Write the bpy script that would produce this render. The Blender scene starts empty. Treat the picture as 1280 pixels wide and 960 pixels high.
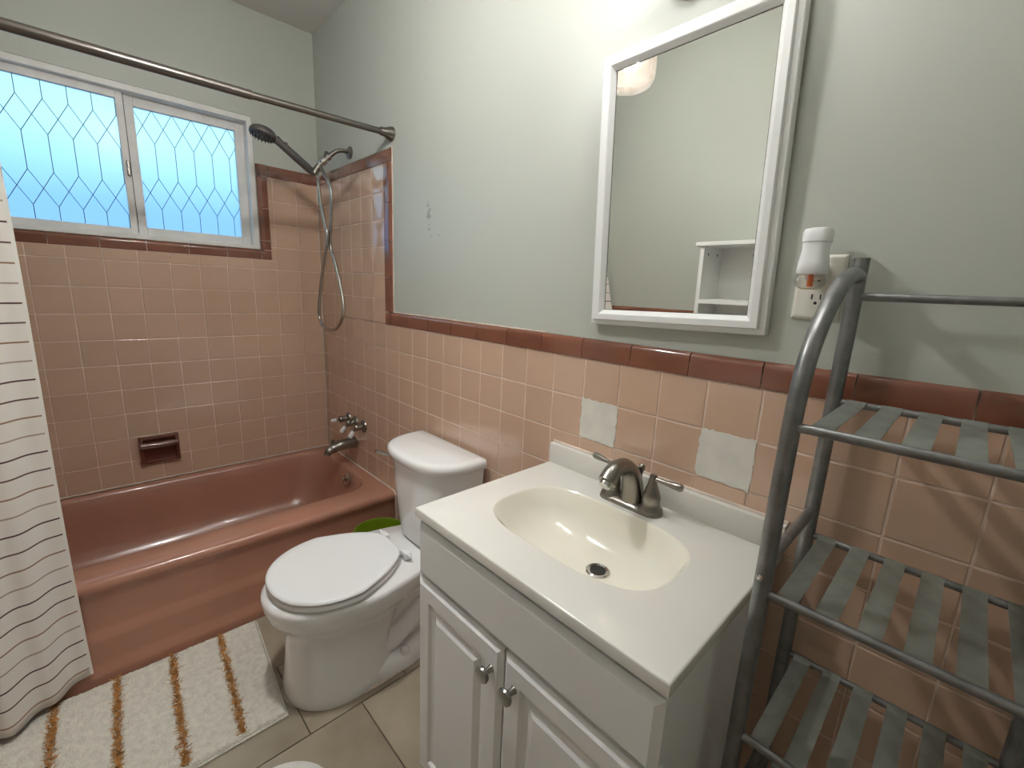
import bpy, bmesh, math, random
from mathutils import Vector, Matrix
random.seed(7)
SC = bpy.context.scene
COL = SC.collection
PI = math.pi

# ------------------------------------------------------------------ camera
cam_d = bpy.data.cameras.new('camera')
cam_d.sensor_fit = 'HORIZONTAL'; cam_d.sensor_width = 36.0
cam_d.lens = 554.5 / 1280 * 36.0
cam_d.clip_start = 0.02
cam = bpy.data.objects.new('camera', cam_d); COL.objects.link(cam)
cam.location = (2.5195, -0.9571, 1.3025)
cam.rotation_euler = (1.3629, -0.0436, 0.8110)
SC.camera = cam

# ------------------------------------------------------------------ world / exposure
SKY_STRENGTH = 1.75
SCONCE_W = 165.0
CEILING_W = 760.0
SC.view_settings.view_transform = 'Standard'
SC.view_settings.look = 'None'
SC.view_settings.gamma = 1.0
SC.view_settings.use_curve_mapping = False
SC.view_settings.exposure = 0.0

world = bpy.data.worlds.new('sky'); SC.world = world
world.use_nodes = True
nt = world.node_tree; nt.nodes.clear()
wo = nt.nodes.new('ShaderNodeOutputWorld'); bg = nt.nodes.new('ShaderNodeBackground')
tc = nt.nodes.new('ShaderNodeTexCoord'); sx = nt.nodes.new('ShaderNodeSeparateXYZ')
cr = nt.nodes.new('ShaderNodeValToRGB')
nt.links.new(tc.outputs['Generated'], sx.inputs[0])
mr = nt.nodes.new('ShaderNodeMapRange')
mr.inputs['From Min'].default_value = -1; mr.inputs['From Max'].default_value = 1
nt.links.new(sx.outputs['Z'], mr.inputs['Value'])
nt.links.new(mr.outputs[0], cr.inputs[0])
e = cr.color_ramp.elements
e[0].position = 0.0; e[0].color = (0.10, 0.14, 0.17, 1)
e[1].position = 1.0; e[1].color = (0.42, 0.66, 0.95, 1)
for p, c in ((0.50, (0.13, 0.27, 0.52, 1)), (0.555, (0.17, 0.42, 0.84, 1)), (0.605, (0.44, 0.86, 1.0, 1)), (0.72, (0.52, 0.86, 1.0, 1))):
    q = e.new(p); q.color = c
nt.links.new(cr.outputs[0], bg.inputs[0]); bg.inputs[1].default_value = SKY_STRENGTH
nt.links.new(bg.outputs[0], wo.inputs[0])

# ------------------------------------------------------------------ helpers
def lin(r, g, b):
    def f(c):
        c /= 255.0
        return c / 12.92 if c <= 0.04045 else ((c + 0.055) / 1.055) ** 2.4
    return (f(r), f(g), f(b), 1.0)

def mat(name, rgb, rough=0.5, metal=0.0, coat=0.0, var=0.0, nscale=0.0, namp=0.0, bump=0.0, bscale=60.0, col2=None, bdist=0.002, spec=None):
    m = bpy.data.materials.new(name); m.use_nodes = True
    n = m.node_tree.nodes; L = m.node_tree.links
    b = n['Principled BSDF']
    b.inputs['Base Color'].default_value = lin(*rgb)
    b.inputs['Roughness'].default_value = rough
    b.inputs['Metallic'].default_value = metal
    b.inputs['Coat Weight'].default_value = coat
    b.inputs['Coat Roughness'].default_value = 0.04
    if spec is not None: b.inputs['Specular IOR Level'].default_value = spec
    colsock = None
    if nscale:
        t = n.new('ShaderNodeTexCoord'); no = n.new('ShaderNodeTexNoise')
        no.inputs['Scale'].default_value = nscale; no.inputs['Detail'].default_value = 6
        L.new(t.outputs['Object'], no.inputs['Vector'])
        mx = n.new('ShaderNodeMix'); mx.data_type = 'RGBA'
        mx.inputs['A'].default_value = lin(*rgb)
        c2 = col2 if col2 else tuple(max(0, c * (1 - namp)) for c in rgb)
        mx.inputs['B'].default_value = lin(*c2)
        rp = n.new('ShaderNodeValToRGB'); rp.color_ramp.elements[0].position = 0.38; rp.color_ramp.elements[1].position = 0.64
        L.new(no.outputs['Fac'], rp.inputs[0]); L.new(rp.outputs[0], mx.inputs['Factor'])
        colsock = mx.outputs['Result']
    if var:
        oi = n.new('ShaderNodeObjectInfo'); hs = n.new('ShaderNodeHueSaturation')
        m1 = n.new('ShaderNodeMapRange'); m1.inputs['To Min'].default_value = 1 - var; m1.inputs['To Max'].default_value = 1 + var
        L.new(oi.outputs['Random'], m1.inputs['Value']); L.new(m1.outputs[0], hs.inputs['Value'])
        if colsock: L.new(colsock, hs.inputs['Color'])
        else: hs.inputs['Color'].default_value = lin(*rgb)
        colsock = hs.outputs[0]
    if colsock: L.new(colsock, b.inputs['Base Color'])
    if bump:
        t = n.new('ShaderNodeTexCoord'); no = n.new('ShaderNodeTexNoise'); no.inputs['Scale'].default_value = bscale; no.inputs['Detail'].default_value = 4
        L.new(t.outputs['Object'], no.inputs['Vector'])
        bu = n.new('ShaderNodeBump'); bu.inputs['Strength'].default_value = bump; bu.inputs['Distance'].default_value = bdist
        L.new(no.outputs['Fac'], bu.inputs['Height']); L.new(bu.outputs[0], b.inputs['Normal'])
    return m

def wloc(o):
    v = Vector((0, 0, 0))
    while o is not None:
        v += o.location; o = o.parent
    return v

def obj(name, bm, m, parent=None, smooth=False, kind=None, label=None, angle=40, local=False):
    """link a bmesh (world coordinates) as one mesh object"""
    me = bpy.data.meshes.new(name)
    bmesh.ops.recalc_face_normals(bm, faces=bm.faces)
    if parent is not None and not local:
        bmesh.ops.translate(bm, verts=bm.verts, vec=-wloc(parent))
    bm.to_mesh(me); bm.free()
    ms = m if isinstance(m, (list, tuple)) else [m]
    for q in ms: me.materials.append(q)
    if smooth:
        me.polygons.foreach_set('use_smooth', [True] * len(me.polygons))
        me.set_sharp_from_angle(angle=math.radians(angle))
    o = bpy.data.objects.new(name, me); COL.objects.link(o)
    if parent is not None: o.parent = parent
    if kind: o['kind'] = kind
    if label: o['label'] = label
    return o

def tag(o, label, cat, group=None):
    o['label'] = label; o['category'] = cat
    if group: o['group'] = group
    return o

def thing(name, label, cat, loc, group=None, rot=(0, 0, 0)):
    o = bpy.data.objects.new(name, None); COL.objects.link(o)
    o.location = loc; o.rotation_euler = rot; o.empty_display_size = 0.05
    return tag(o, label, cat, group)

def box(bm, x0, x1, y0, y1, z0, z1, bev=0.0, seg=2):
    r = bmesh.ops.create_cube(bm, size=1.0)
    vs = r['verts']
    for v in vs:
        v.co = Vector((x0 + (v.co.x + .5) * (x1 - x0), y0 + (v.co.y + .5) * (y1 - y0), z0 + (v.co.z + .5) * (z1 - z0)))
    if bev > 0:
        es = set()
        for v in vs: es.update(v.link_edges)
        bmesh.ops.bevel(bm, geom=list(es), offset=bev, segments=seg, affect='EDGES', profile=0.5)

def nb(): return bmesh.new()

def bbox(x0, x1, y0, y1, z0, z1, bev=0.0, seg=2):
    bm = nb(); box(bm, x0, x1, y0, y1, z0, z1, bev, seg); return bm

def loft(bm, rings, cap0=True, cap1=True, closed=True):
    vr = [[bm.verts.new(p) for p in r] for r in rings]
    n = len(vr[0])
    for a, b in zip(vr[:-1], vr[1:]):
        for i in range(n if closed else n - 1):
            j = (i + 1) % n
            try: bm.faces.new((a[i], a[j], b[j], b[i]))
            except ValueError: pass
    if cap0: bm.faces.new(list(reversed(vr[0])))
    if cap1: bm.faces.new(vr[-1])
    return vr

def lathe(bm, prof, M=None, seg=24, cap0=True, cap1=True):
    """prof: list of (r, h) about local z; M maps to the world"""
    rings = []
    for r, h in prof:
        ring = []
        for i in range(seg):
            a = 2 * PI * i / seg
            p = Vector((max(r, 1e-5) * math.cos(a), max(r, 1e-5) * math.sin(a), h))
            ring.append(M @ p if M is not None else p)
        rings.append(ring)
    return loft(bm, rings, cap0, cap1)

def frame_to(p, d):
    """matrix placing local z along d at p"""
    d = Vector(d).normalized()
    q = Vector((0, 0, 1)).rotation_difference(d)
    return Matrix.Translation(Vector(p)) @ q.to_matrix().to_4x4()

def crom(pts, n=8, closed=False):
    P = [Vector(p) for p in pts]; out = []
    m = len(P)
    for i in range(m - 1):
        p0 = P[i - 1] if i > 0 else P[0] * 2 - P[1]
        p1, p2 = P[i], P[i + 1]
        p3 = P[i + 2] if i + 2 < m else P[-1] * 2 - P[-2]
        for k in range(n):
            t = k / n
            out.append(0.5 * ((2 * p1) + (p2 - p0) * t + (2 * p0 - 5 * p1 + 4 * p2 - p3) * t * t + (3 * p1 - p0 - 3 * p2 + p3) * t ** 3))
    out.append(P[-1]); return out

def tube(bm, pts, r, seg=12, cap=True):
    P = [Vector(p) for p in pts]
    rad = r if isinstance(r, (list, tuple)) else [r] * len(P)
    T = []
    for i in range(len(P)):
        a = P[max(i - 1, 0)]; b = P[min(i + 1, len(P) - 1)]
        T.append((b - a).normalized())
    up = Vector((0, 0, 1)) if abs(T[0].z) < .9 else Vector((1, 0, 0))
    nrm = T[0].cross(up).normalized(); rings = []
    for i in range(len(P)):
        if i > 0:
            nrm = T[i - 1].rotation_difference(T[i]) @ nrm
        nrm = (nrm - T[i] * nrm.dot(T[i])).normalized()
        bn = T[i].cross(nrm)
        rings.append([P[i] + (nrm * math.cos(2 * PI * k / seg) + bn * math.sin(2 * PI * k / seg)) * rad[i] for k in range(seg)])
    loft(bm, rings, cap, cap)

def rrect(cx, cy, hx, hy, r, n=6):
    pts = []
    for (sx_, sy_, a0) in ((1, 1, 0), (-1, 1, PI / 2), (-1, -1, PI), (1, -1, 3 * PI / 2)):
        for k in range(n + 1):
            a = a0 + PI / 2 * k / n
            pts.append((cx + sx_ * (hx - r) + r * math.cos(a), cy + sy_ * (hy - r) + r * math.sin(a)))
    return pts

def ssign(v, p): return math.copysign(abs(v) ** p, v)
def superell(cx, cy, hx, hy, n, seg=48):
    return [(cx + hx * ssign(math.cos(2 * PI * i / seg), 2 / n), cy + hy * ssign(math.sin(2 * PI * i / seg), 2 / n)) for i in range(seg)]

# ------------------------------------------------------------------ materials
M = {}
M['paint'] = mat('wall_paint', (184, 187, 178), 0.42, bump=0.12, bscale=90, bdist=0.001)
M['ceiling'] = mat('ceiling_paint', (205, 200, 195), 0.8, bump=0.15, bscale=60)
M['grout'] = mat('grout', (226, 202, 186), 0.85, nscale=14, namp=0.12)
M['tile'] = mat('pink_tile', (204, 171, 148), 0.14, coat=1.0, var=0.03, nscale=3.0, namp=0.05, bump=0.02, bscale=7, bdist=0.004)
M['cap'] = mat('brown_cap_tile', (132, 82, 63), 0.14, coat=0.5, var=0.05, nscale=8, namp=0.1, bump=0.06, bscale=9, bdist=0.004)
M['patch'] = mat('patched_tile', (224, 220, 211), 0.55, nscale=20, namp=0.04, bump=0.2, bscale=60)
M['caulk'] = mat('caulk', (222, 204, 190), 0.5, nscale=20, namp=0.1)
M['tub'] = mat('pink_enamel', (174, 124, 103), 0.2, coat=0.35, nscale=5, namp=0.04)
M['porcelain'] = mat('porcelain', (232, 231, 229), 0.09, coat=0.6)
M['seat'] = mat('seat_plastic', (234, 234, 233), 0.22)
M['vanity'] = mat('cabinet_lacquer', (238, 238, 238), 0.4, bump=0.04, bscale=120)
M['dark'] = mat('dark_gap', (30, 26, 24), 0.8)
M['counter'] = mat('cultured_marble', (222, 219, 211), 0.2, coat=0.3, nscale=4, namp=0.015)
M['basin'] = mat('basin_cream', (232, 227, 212), 0.12, coat=0.5)
M['nickel'] = mat('brushed_nickel', (150, 145, 138), 0.28, metal=1.0)
M['chrome'] = mat('chrome', (200, 198, 195), 0.08, metal=1.0)
M['bronze'] = mat('dark_nickel', (122, 116, 110), 0.32, metal=1.0)
M['gunmetal'] = mat('gunmetal_plastic', (104, 101, 98), 0.35, metal=0.7)
M['rackmetal'] = mat('grey_painted_steel', (138, 138, 137), 0.36, metal=0.7, nscale=40, namp=0.12)
M['slat'] = mat('grey_painted_slat', (146, 150, 142), 0.45, metal=0.5, nscale=30, namp=0.08)
M['whiteframe'] = mat('white_painted_wood', (232, 232, 230), 0.35)
M['winframe'] = mat('window_frame_paint', (234, 232, 228), 0.5, nscale=12, namp=0.05)
M['lead'] = mat('lead_came', (60, 78, 86), 0.5, metal=0.3)
M['floortile'] = mat('floor_tile', (166, 155, 136), 0.3, var=0.04, nscale=3.2, col2=(132, 120, 101), bump=0.04, bscale=30)
M['floorgrout'] = mat('floor_grout', (92, 80, 66), 0.9)
M['rug'] = mat('cream_pile', (226, 221, 208), 0.95, nscale=60, namp=0.07, bump=0.9, bscale=220, bdist=0.006)
M['rugorange'] = mat('ochre_tufts', (206, 150, 86), 0.95, nscale=80, namp=0.25)
M['green'] = mat('lime_plastic', (112, 136, 22), 0.35)
M['almond'] = mat('almond_plastic', (226, 223, 212), 0.35)
M['white'] = mat('white_plastic', (240, 240, 240), 0.35)
M['orange'] = mat('orange_wick', (226, 108, 52), 0.5)
M['brownceramic'] = mat('brown_ceramic', (104, 58, 48), 0.15, coat=0.6)
M['plug'] = mat('dark_slot', (25, 22, 20), 0.6)
M['mat2'] = mat('white_mat', (228, 226, 220), 0.95, bump=0.6, bscale=200, bdist=0.004)

def glossy_mirror():
    m = bpy.data.materials.new('silvered_mirror'); m.use_nodes = True
    b = m.node_tree.nodes['Principled BSDF']
    b.inputs['Base Color'].default_value = (0.80, 0.80, 0.76, 1); b.inputs['Metallic'].default_value = 1; b.inputs['Roughness'].default_value = 0.015
    return m
M['mirror'] = glossy_mirror()

def frosted():
    m = bpy.data.materials.new('frosted_glass'); m.use_nodes = True
    n = m.node_tree.nodes; L = m.node_tree.links; n.clear()
    o = n.new('ShaderNodeOutputMaterial')
    rf = n.new('ShaderNodeBsdfRefraction'); rf.inputs['IOR'].default_value = 1.02; rf.inputs['Roughness'].default_value = 0.22
    rf.inputs['Color'].default_value = (.95, .99, 1, 1)
    tr = n.new('ShaderNodeBsdfTranslucent'); tr.inputs['Color'].default_value = (.8, .93, 1, 1)
    gl = n.new('ShaderNodeBsdfGlossy'); gl.inputs['Roughness'].default_value = 0.25
    a = n.new('ShaderNodeMixShader'); a.inputs[0].default_value = 0.35
    b = n.new('ShaderNodeMixShader'); b.inputs[0].default_value = 0.015
    L.new(rf.outputs[0], a.inputs[1]); L.new(tr.outputs[0], a.inputs[2])
    L.new(a.outputs[0], b.inputs[1]); L.new(gl.outputs[0], b.inputs[2]); L.new(b.outputs[0], o.inputs[0])
    return m
M['frost'] = frosted()

def clearglass(name, col, tint=0.75, rough=0.05):
    m = bpy.data.materials.new(name); m.use_nodes = True
    n = m.node_tree.nodes; L = m.node_tree.links; n.clear()
    o = n.new('ShaderNodeOutputMaterial')
    t = n.new('ShaderNodeBsdfTransparent'); t.inputs['Color'].default_value = col
    g = n.new('ShaderNodeBsdfGlossy'); g.inputs['Roughness'].default_value = rough
    tl = n.new('ShaderNodeBsdfTranslucent'); tl.inputs['Color'].default_value = col
    fr = n.new('ShaderNodeLayerWeight'); fr.inputs['Blend'].default_value = 0.35
    a = n.new('ShaderNodeMixShader'); a.inputs[0].default_value = 1 - tint
    b = n.new('ShaderNodeMixShader')
    L.new(t.outputs[0], a.inputs[1]); L.new(tl.outputs[0], a.inputs[2])
    L.new(fr.outputs['Facing'], b.inputs[0]); L.new(a.outputs[0], b.inputs[1]); L.new(g.outputs[0], b.inputs[2]); L.new(b.outputs[0], o.inputs[0])
    return m
M['jarglass'] = clearglass('peach_ribbed_glass', (1.0, .86, .79, 1), 0.6, 0.1)
M['bulbglass'] = clearglass('clear_bulb_glass', (.96, .94, .90, 1), 0.92, 0.03)
M['liner'] = clearglass('clear_vinyl', (.95, .86, .84, 1), 0.55, 0.2)

def emit(name, col, s):
    m = bpy.data.materials.new(name); m.use_nodes = True
    b = m.node_tree.nodes['Principled BSDF']
    b.inputs['Emission Color'].default_value = col; b.inputs['Emission Strength'].default_value = s
    return m
M['bulb'] = emit('lit_bulb', (1, .93, .82, 1), 14.0)

def paint_scuffed():
    """right wall paint with a small dark scuff and two nail holes"""
    m = M['paint'].copy(); m.name = 'wall_paint_scuffed'
    n = m.node_tree.nodes; L = m.node_tree.links; b = n['Principled BSDF']
    t = n.new('ShaderNodeTexCoord')
    no = n.new('ShaderNodeTexNoise'); no.inputs['Scale'].default_value = 60; no.inputs['Detail'].default_value = 5
    L.new(t.outputs['Object'], no.inputs['Vector'])
    def blob(cx, cz, rx, rz, rag):
        mp = n.new('ShaderNodeMapping'); mp.inputs['Location'].default_value = (-cx / rx, 0, -cz / rz); mp.inputs['Scale'].default_value = (1 / rx, 0, 1 / rz)
        L.new(t.outputs['Object'], mp.inputs['Vector'])
        ln = n.new('ShaderNodeVectorMath'); ln.operation = 'LENGTH'; L.new(mp.outputs[0], ln.inputs[0])
        s = n.new('ShaderNodeMath'); s.operation = 'MULTIPLY_ADD'; s.inputs[1].default_value = rag
        L.new(no.outputs['Fac'], s.inputs[0]); L.new(ln.outputs['Value'], s.inputs[2])
        r = n.new('ShaderNodeMapRange'); r.inputs['From Min'].default_value = 0.6 + rag * .5; r.inputs['From Max'].default_value = 1.0 + rag * .5
        r.inputs['To Min'].default_value = 1; r.inputs['To Max'].default_value = 0
        L.new(s.outputs[0], r.inputs['Value']); return r.outputs[0]
    fs = [blob(1.035, 1.562, 0.016, 0.034, 5.0), blob(1.055, 1.487, 0.005, 0.005, 0), blob(1.10, 1.487, 0.004, 0.004, 0)]
    cur = None
    for f, amt in zip(fs, (0.42, 0.35, 0.6)):
        mx = n.new('ShaderNodeMix'); mx.data_type = 'RGBA'
        k = n.new('ShaderNodeMath'); k.operation = 'MULTIPLY'; k.inputs[1].default_value = amt; L.new(f, k.inputs[0])
        L.new(k.outputs[0], mx.inputs['Factor'])
        if cur is None: mx.inputs['A'].default_value = b.inputs['Base Color'].default_value[:]
        else: L.new(cur, mx.inputs['A'])
        mx.inputs['B'].default_value = lin(70, 72, 72); cur = mx.outputs['Result']
    L.new(cur, b.inputs['Base Color'])
    return m
M['paint_s'] = paint_scuffed()

def curtain_mat():
    m = bpy.data.materials.new('striped_curtain_cloth'); m.use_nodes = True
    n = m.node_tree.nodes; L = m.node_tree.links; b = n['Principled BSDF']; b.inputs['Roughness'].default_value = 0.9
    uv = n.new('ShaderNodeUVMap'); uv.uv_map = 'cloth'
    s = n.new('ShaderNodeSeparateXYZ'); L.new(uv.outputs[0], s.inputs[0])
    def mth(op, a, bb=None, c=None):
        q = n.new('ShaderNodeMath'); q.operation = op
        for i, v in enumerate((a, bb, c)):
            if v is None: continue
            if isinstance(v, (int, float)): q.inputs[i].default_value = v
            else: L.new(v, q.inputs[i])
        return q.outputs[0]
    t = mth('DIVIDE', mth('SUBTRACT', s.outputs['Y'], 1.227 - 0.0505 * 40), 0.0502)
    t2 = mth('ADD', t, 0.5)
    idx = mth('FLOOR', t2); fr = mth('ABSOLUTE', mth('SUBTRACT', mth('FRACT', t2), 0.5))
    line = mth('LESS_THAN', fr, 0.045)
    k = mth('MODULO', idx, 4.0)
    r = n.new('ShaderNodeValToRGB'); r.color_ramp.interpolation = 'CONSTANT'
    L.new(mth('DIVIDE', mth('ADD', k, 0.5), 4.0), r.inputs[0])
    el = r.color_ramp.elements
    el[0].position = 0.0; el[0].color = lin(84, 58, 54)
    el[1].position = 0.25; el[1].color = lin(166, 148, 136)
    q = el.new(0.5); q.color = lin(146, 116, 92)
    q = el.new(0.75); q.color = lin(98, 76, 68)
    mx = n.new('ShaderNodeMix'); mx.data_type = 'RGBA'; mx.inputs['A'].default_value = lin(222, 216, 209)
    L.new(r.outputs[0], mx.inputs['B']); L.new(line, mx.inputs['Factor'])
    L.new(mx.outputs['Result'], b.inputs['Base Color'])
    tcn = n.new('ShaderNodeTexCoord'); no = n.new('ShaderNodeTexNoise'); no.inputs['Scale'].default_value = 300
    L.new(tcn.outputs['Object'], no.inputs['Vector'])
    bu = n.new('ShaderNodeBump'); bu.inputs['Strength'].default_value = 0.2; bu.inputs['Distance'].default_value = 0.001
    L.new(no.outputs['Fac'], bu.inputs['Height']); L.new(bu.outputs[0], b.inputs['Normal'])
    return m
M['curtain'] = curtain_mat()

# ------------------------------------------------------------------ room dimensions
P = 0.1095                 # tile pitch
X0 = 0.2771                # first full vertical joint on the vanity wall
ZR0 = 1.79                 # lower edge of the top brown cap
ZCAP = ZR0 - 6 * P         # lower edge of the wainscot cap (1.133)
ZTUB = ZR0 - 13 * P        # tub rim (0.3665)
ZC = 2.496
W = 1.43; XB = 3.05
FZ = 0.024                # finished floor level
PT = 0.010                 # paint plane lies this far behind the tile faces
def st(name, bm, m, **k):
    o = obj(name, bm, m, **k); o['kind'] = 'structure'; return o

floor = st('floor', bbox(-PT, XB, -W - .01, PT, -0.06, -0.004), M['floorgrout']); floor.location.z = FZ
ceiling = st('ceiling', bbox(-.12, XB + .1, -W - .12, .12, ZC, ZC + .06), M['ceiling'])
wall_right = st('wall_right', bbox(-.12, XB + .1, PT, .12, -.06, ZC), M['paint_s'])
wall_left = st('wall_left', bbox(-.12, XB + .1, -W - .12, -W, -.06, ZC), M['paint'])
wall_back = st('wall_back', bbox(XB, XB + .1, -W, PT, -.06, ZC), M['paint'])
# window wall with its opening
WY0, WY1, WZ0, WZ1 = -1.205, -0.289, 1.446, 2.045
bm = nb()
box(bm, -.12, -PT, -W, PT, -.06, WZ0)
box(bm, -.12, -PT, -W, PT, WZ1, ZC)
box(bm, -.12, -PT, -W, WY0, WZ0, WZ1)
box(bm, -.12, -PT, WY1, PT, WZ0, WZ1)
wall_window = st('wall_window', bm, M['paint'])

# ------------------------------------------------------------------ wall tiles
G = 0.0012
def tile_mesh(w, h, name):
    """flat tile in the local x/z plane, face towards -y, lower left corner at the origin"""
    me = bpy.data.meshes.new(name); bm = nb()
    c = 0.0022; d = 0.0016
    def ring(i, y): return [(i, y, i), (w - i, y, i), (w - i, y, h - i), (i, y, h - i)]
    loft(bm, [ring(G, 0.006), ring(G, d), ring(G + c * .4, d * .35), ring(G + c, 0.0)], cap0=False)
    bmesh.ops.recalc_face_normals(bm, faces=bm.faces)
    bm.to_mesh(me); bm.free()
    return me
TM = {}
def tile(parent, wall, a0, a1, z0, z1, m=None, name='wall_tile', label=None):
    """wall 'r': a is x on the plane y=0 ; wall 'w': a is y on the plane x=0"""
    w = round(a1 - a0, 4); h = round(z1 - z0, 4); m = m or M['tile']
    if w < .004 or h < .004: return
    key = (w, h, m.name)
    if key not in TM:
        TM[key] = tile_mesh(w, h, name); TM[key].materials.append(m)
    o = bpy.data.objects.new(name, TM[key]); COL.objects.link(o); o.parent = parent
    j = (random.random() - .5) * .0006
    if wall == 'r': o.location = (a0, j, z0)
    else:
        o.location = (-j, a0, z0); o.rotation_euler = (0, 0, PI / 2)
    o.rotation_euler.x += (random.random() - .5) * .002
    o.rotation_euler.z += (random.random() - .5) * .002
    if label: o['label'] = label
    return o

def cap_piece(parent, wall, along, u0, u1, base, out, name='cap_tile'):
    """bullnose piece: runs from u0 to u1, its flat edge at `base`, its rounded edge at base+out"""
    s = 1 if out > 0 else -1; hh = abs(out)
    prof = [(0, .004), (0, 0), (.001, -.0022), (hh * .55, -.0030), (hh - .012, -.0028), (hh - .006, -.0012), (hh - .002, .003), (hh, .009), (hh, PT + .002)]
    bm = nb(); rings = []
    for u in (u0 + G, u1 - G):
        inset = 0
        ring = []
        for q, d in prof:
            b_ = base + s * q; dd = d + inset
            if wall == 'r':
                ring.append((u, dd, b_) if along == 'h' else (b_, dd, u))
            else:
                ring.append((-dd, u, b_) if along == 'h' else (-dd, b_, u))
        rings.append(ring)
    loft(bm, rings, True, True, closed=True)
    return obj(name, bm, M['cap'], parent, smooth=True, angle=50)

def grout(parent, wall, a0, a1, z0, z1):
    bm = nb()
    if wall == 'r': box(bm, a0, a1, .0012, PT, z0, z1)
    elif wall == 'w': box(bm, -PT, -.0012, a0, a1, z0, z1)
    else: box(bm, a0, a1, -W, -W + .0088, z0, z1)
    obj('grout_bed', bm, M['grout'], parent)

# vanity wall
xs = [0.0] + [X0 - 2 * P + P * k for k in range(0, 26)]
xs = [x for x in xs if x < XB - .02]
XSTRIP = X0 + 4 * P           # 0.715
grout(wall_right, 'r', 0, XB, 0.0, ZCAP + .03)
grout(wall_right, 'r', 0, XSTRIP + .03, ZCAP, ZR0 + .03)
rest = nb()
xs_all = xs + [XB]
rows_low = [(ZCAP - P * (k + 1), ZCAP - P * k) for k in range(10)] + [(0.0, ZCAP - P * 10)]
for (z0, z1) in rows_low:
    for a, b in zip(xs_all[:-1], xs_all[1:]):
        hidden = (a > 1.76 and b < 2.29 and z1 < .83) or a > 2.76 or (a > 1.70 and z1 < .33 and b < 2.34)
        if b < 0.74 and z1 < ZTUB + .01: continue
        if hidden:
            box(rest, a + G, b - G, 0.0, .006, z0 + G, z1 - G); continue
        white = abs(z1 - (ZCAP - P)) < .01 and (abs(a - (X0 + 14 * P)) < .01 or abs(a - (X0 + 17 * P)) < .01)
        t = tile(wall_right, 'r', a, b, z0, z1, M['patch'] if white else None, name='wall_tile',
                 label='whitish patched tile above the sink' if white else None)
for k in range(6):
    z0, z1 = ZR0 - P * (k + 1), ZR0 - P * k
    for a, b in zip(xs[:-1], xs[1:]):
        if b > XSTRIP + .01: break
        tile(wall_right, 'r', a, b, z0, z1)
o = obj('wall_tile', rest, M['tile'], wall_right, kind='stuff')
# caps on the vanity wall
CH = 0.054
u = XSTRIP + CH
cj = [0.909 - .004 + .1484 * k for k in range(15)]
cap_piece(wall_right, 'r', 'h', XSTRIP, u, ZCAP, CH)                       # corner piece
prev = u
for c in cj + [XB]:
    if c > XB: break
    cap_piece(wall_right, 'r', 'h', prev, c, ZCAP, CH); prev = c
zv = [ZCAP + CH, 1.333, 1.483, 1.634, 1.79]
for a, b in zip(zv[:-1], zv[1:]): cap_piece(wall_right, 'r', 'v', a, b, XSTRIP, CH)
xu = [0, .12, .27, .42, .57, XSTRIP + CH]
for a, b in zip(xu[:-1], xu[1:]): cap_piece(wall_right, 'r', 'h', a, b, ZR0, CH)
# white patches' ragged edges
def ragged(x0, x1, z0, z1, seed):
    rnd = random.Random(seed); bm = nb()
    pts = []
    def side(ax, az, bx, bz, n=14):
        for i in range(n):
            t = i / n
            pts.append((ax + (bx - ax) * t + rnd.uniform(-.0022, .0022), az + (bz - az) * t + rnd.uniform(-.0028, .0028)))
    e_ = .002
    side(x0 - e_, z0 + .004, x1 + e_, z0 + .001); side(x1 + e_, z0, x1 + e_, z1 + e_); side(x1 + e_, z1 + e_, x0 - e_, z1 + e_); side(x0 - e_, z1 + e_, x0 - e_, z0)
    loft(bm, [[(x, .004, z) for x, z in pts], [(x, -.0012, z) for x, z in pts]])
    obj('plaster_patch', bm, M['patch'], wall_right, label='ragged edged whitish patch over a missing pink tile')
ragged(X0 + 14 * P, X0 + 15 * P, ZCAP - 2 * P, ZCAP - P, 1)
ragged(X0 + 17 * P, X0 + 18 * P, ZCAP - 2 * P, ZCAP - P, 2)

# window wall
YW = 0.241                      # right edge of the window surround
grout(wall_window, 'w', -W, 0, ZTUB - .05, 1.42)
grout(wall_window, 'w', -YW - .03, 0, 1.40, ZR0 + .03)
ys = [-P * k for k in range(0, 14)] + [-W]
for k in range(13):
    z0, z1 = ZR0 - P * (k + 1), ZR0 - P * k
    for a, b in zip(ys[1:], ys[:-1]):
        if z1 <= 1.402:
            tile(wall_window, 'w', a, b, z0, z1)
        elif z0 < 1.40 and b <= -YW + .001:
            tile(wall_window, 'w', a, b, z0, 1.40)
        else:
            if b > -YW: tile(wall_window, 'w', max(a, -YW), b, z0, z1) if a > -YW else (tile(wall_window, 'w', -YW, b, z0, z1) if z0 >= 1.40 else (tile(wall_window, 'w', a, b, z0, 1.40), tile(wall_window, 'w', -YW, b, 1.40, z1)))
SW = .046
yc = [-YW, -.286, -.434, -.583, -.732, -.881, -1.029, -1.178, -1.30]
for a, b in zip(yc[1:], yc[:-1]):
    cap_piece(wall_window, 'w', 'h', a, b, 1.40, SW)
zc = [1.40 + SW, 1.490, 1.642, ZR0, ZR0 + CH]
for a, b in zip(zc[:-1], zc[1:]): cap_piece(wall_window, 'w', 'v', a, b, -YW, -SW)
for a, b in zip((-.230, -.082), (-.082, 0.0)): cap_piece(wall_window, 'w', 'h', a, b, ZR0, CH)
cap_piece(wall_window, 'w', 'h', -YW, -.230, ZR0, CH)

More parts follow.
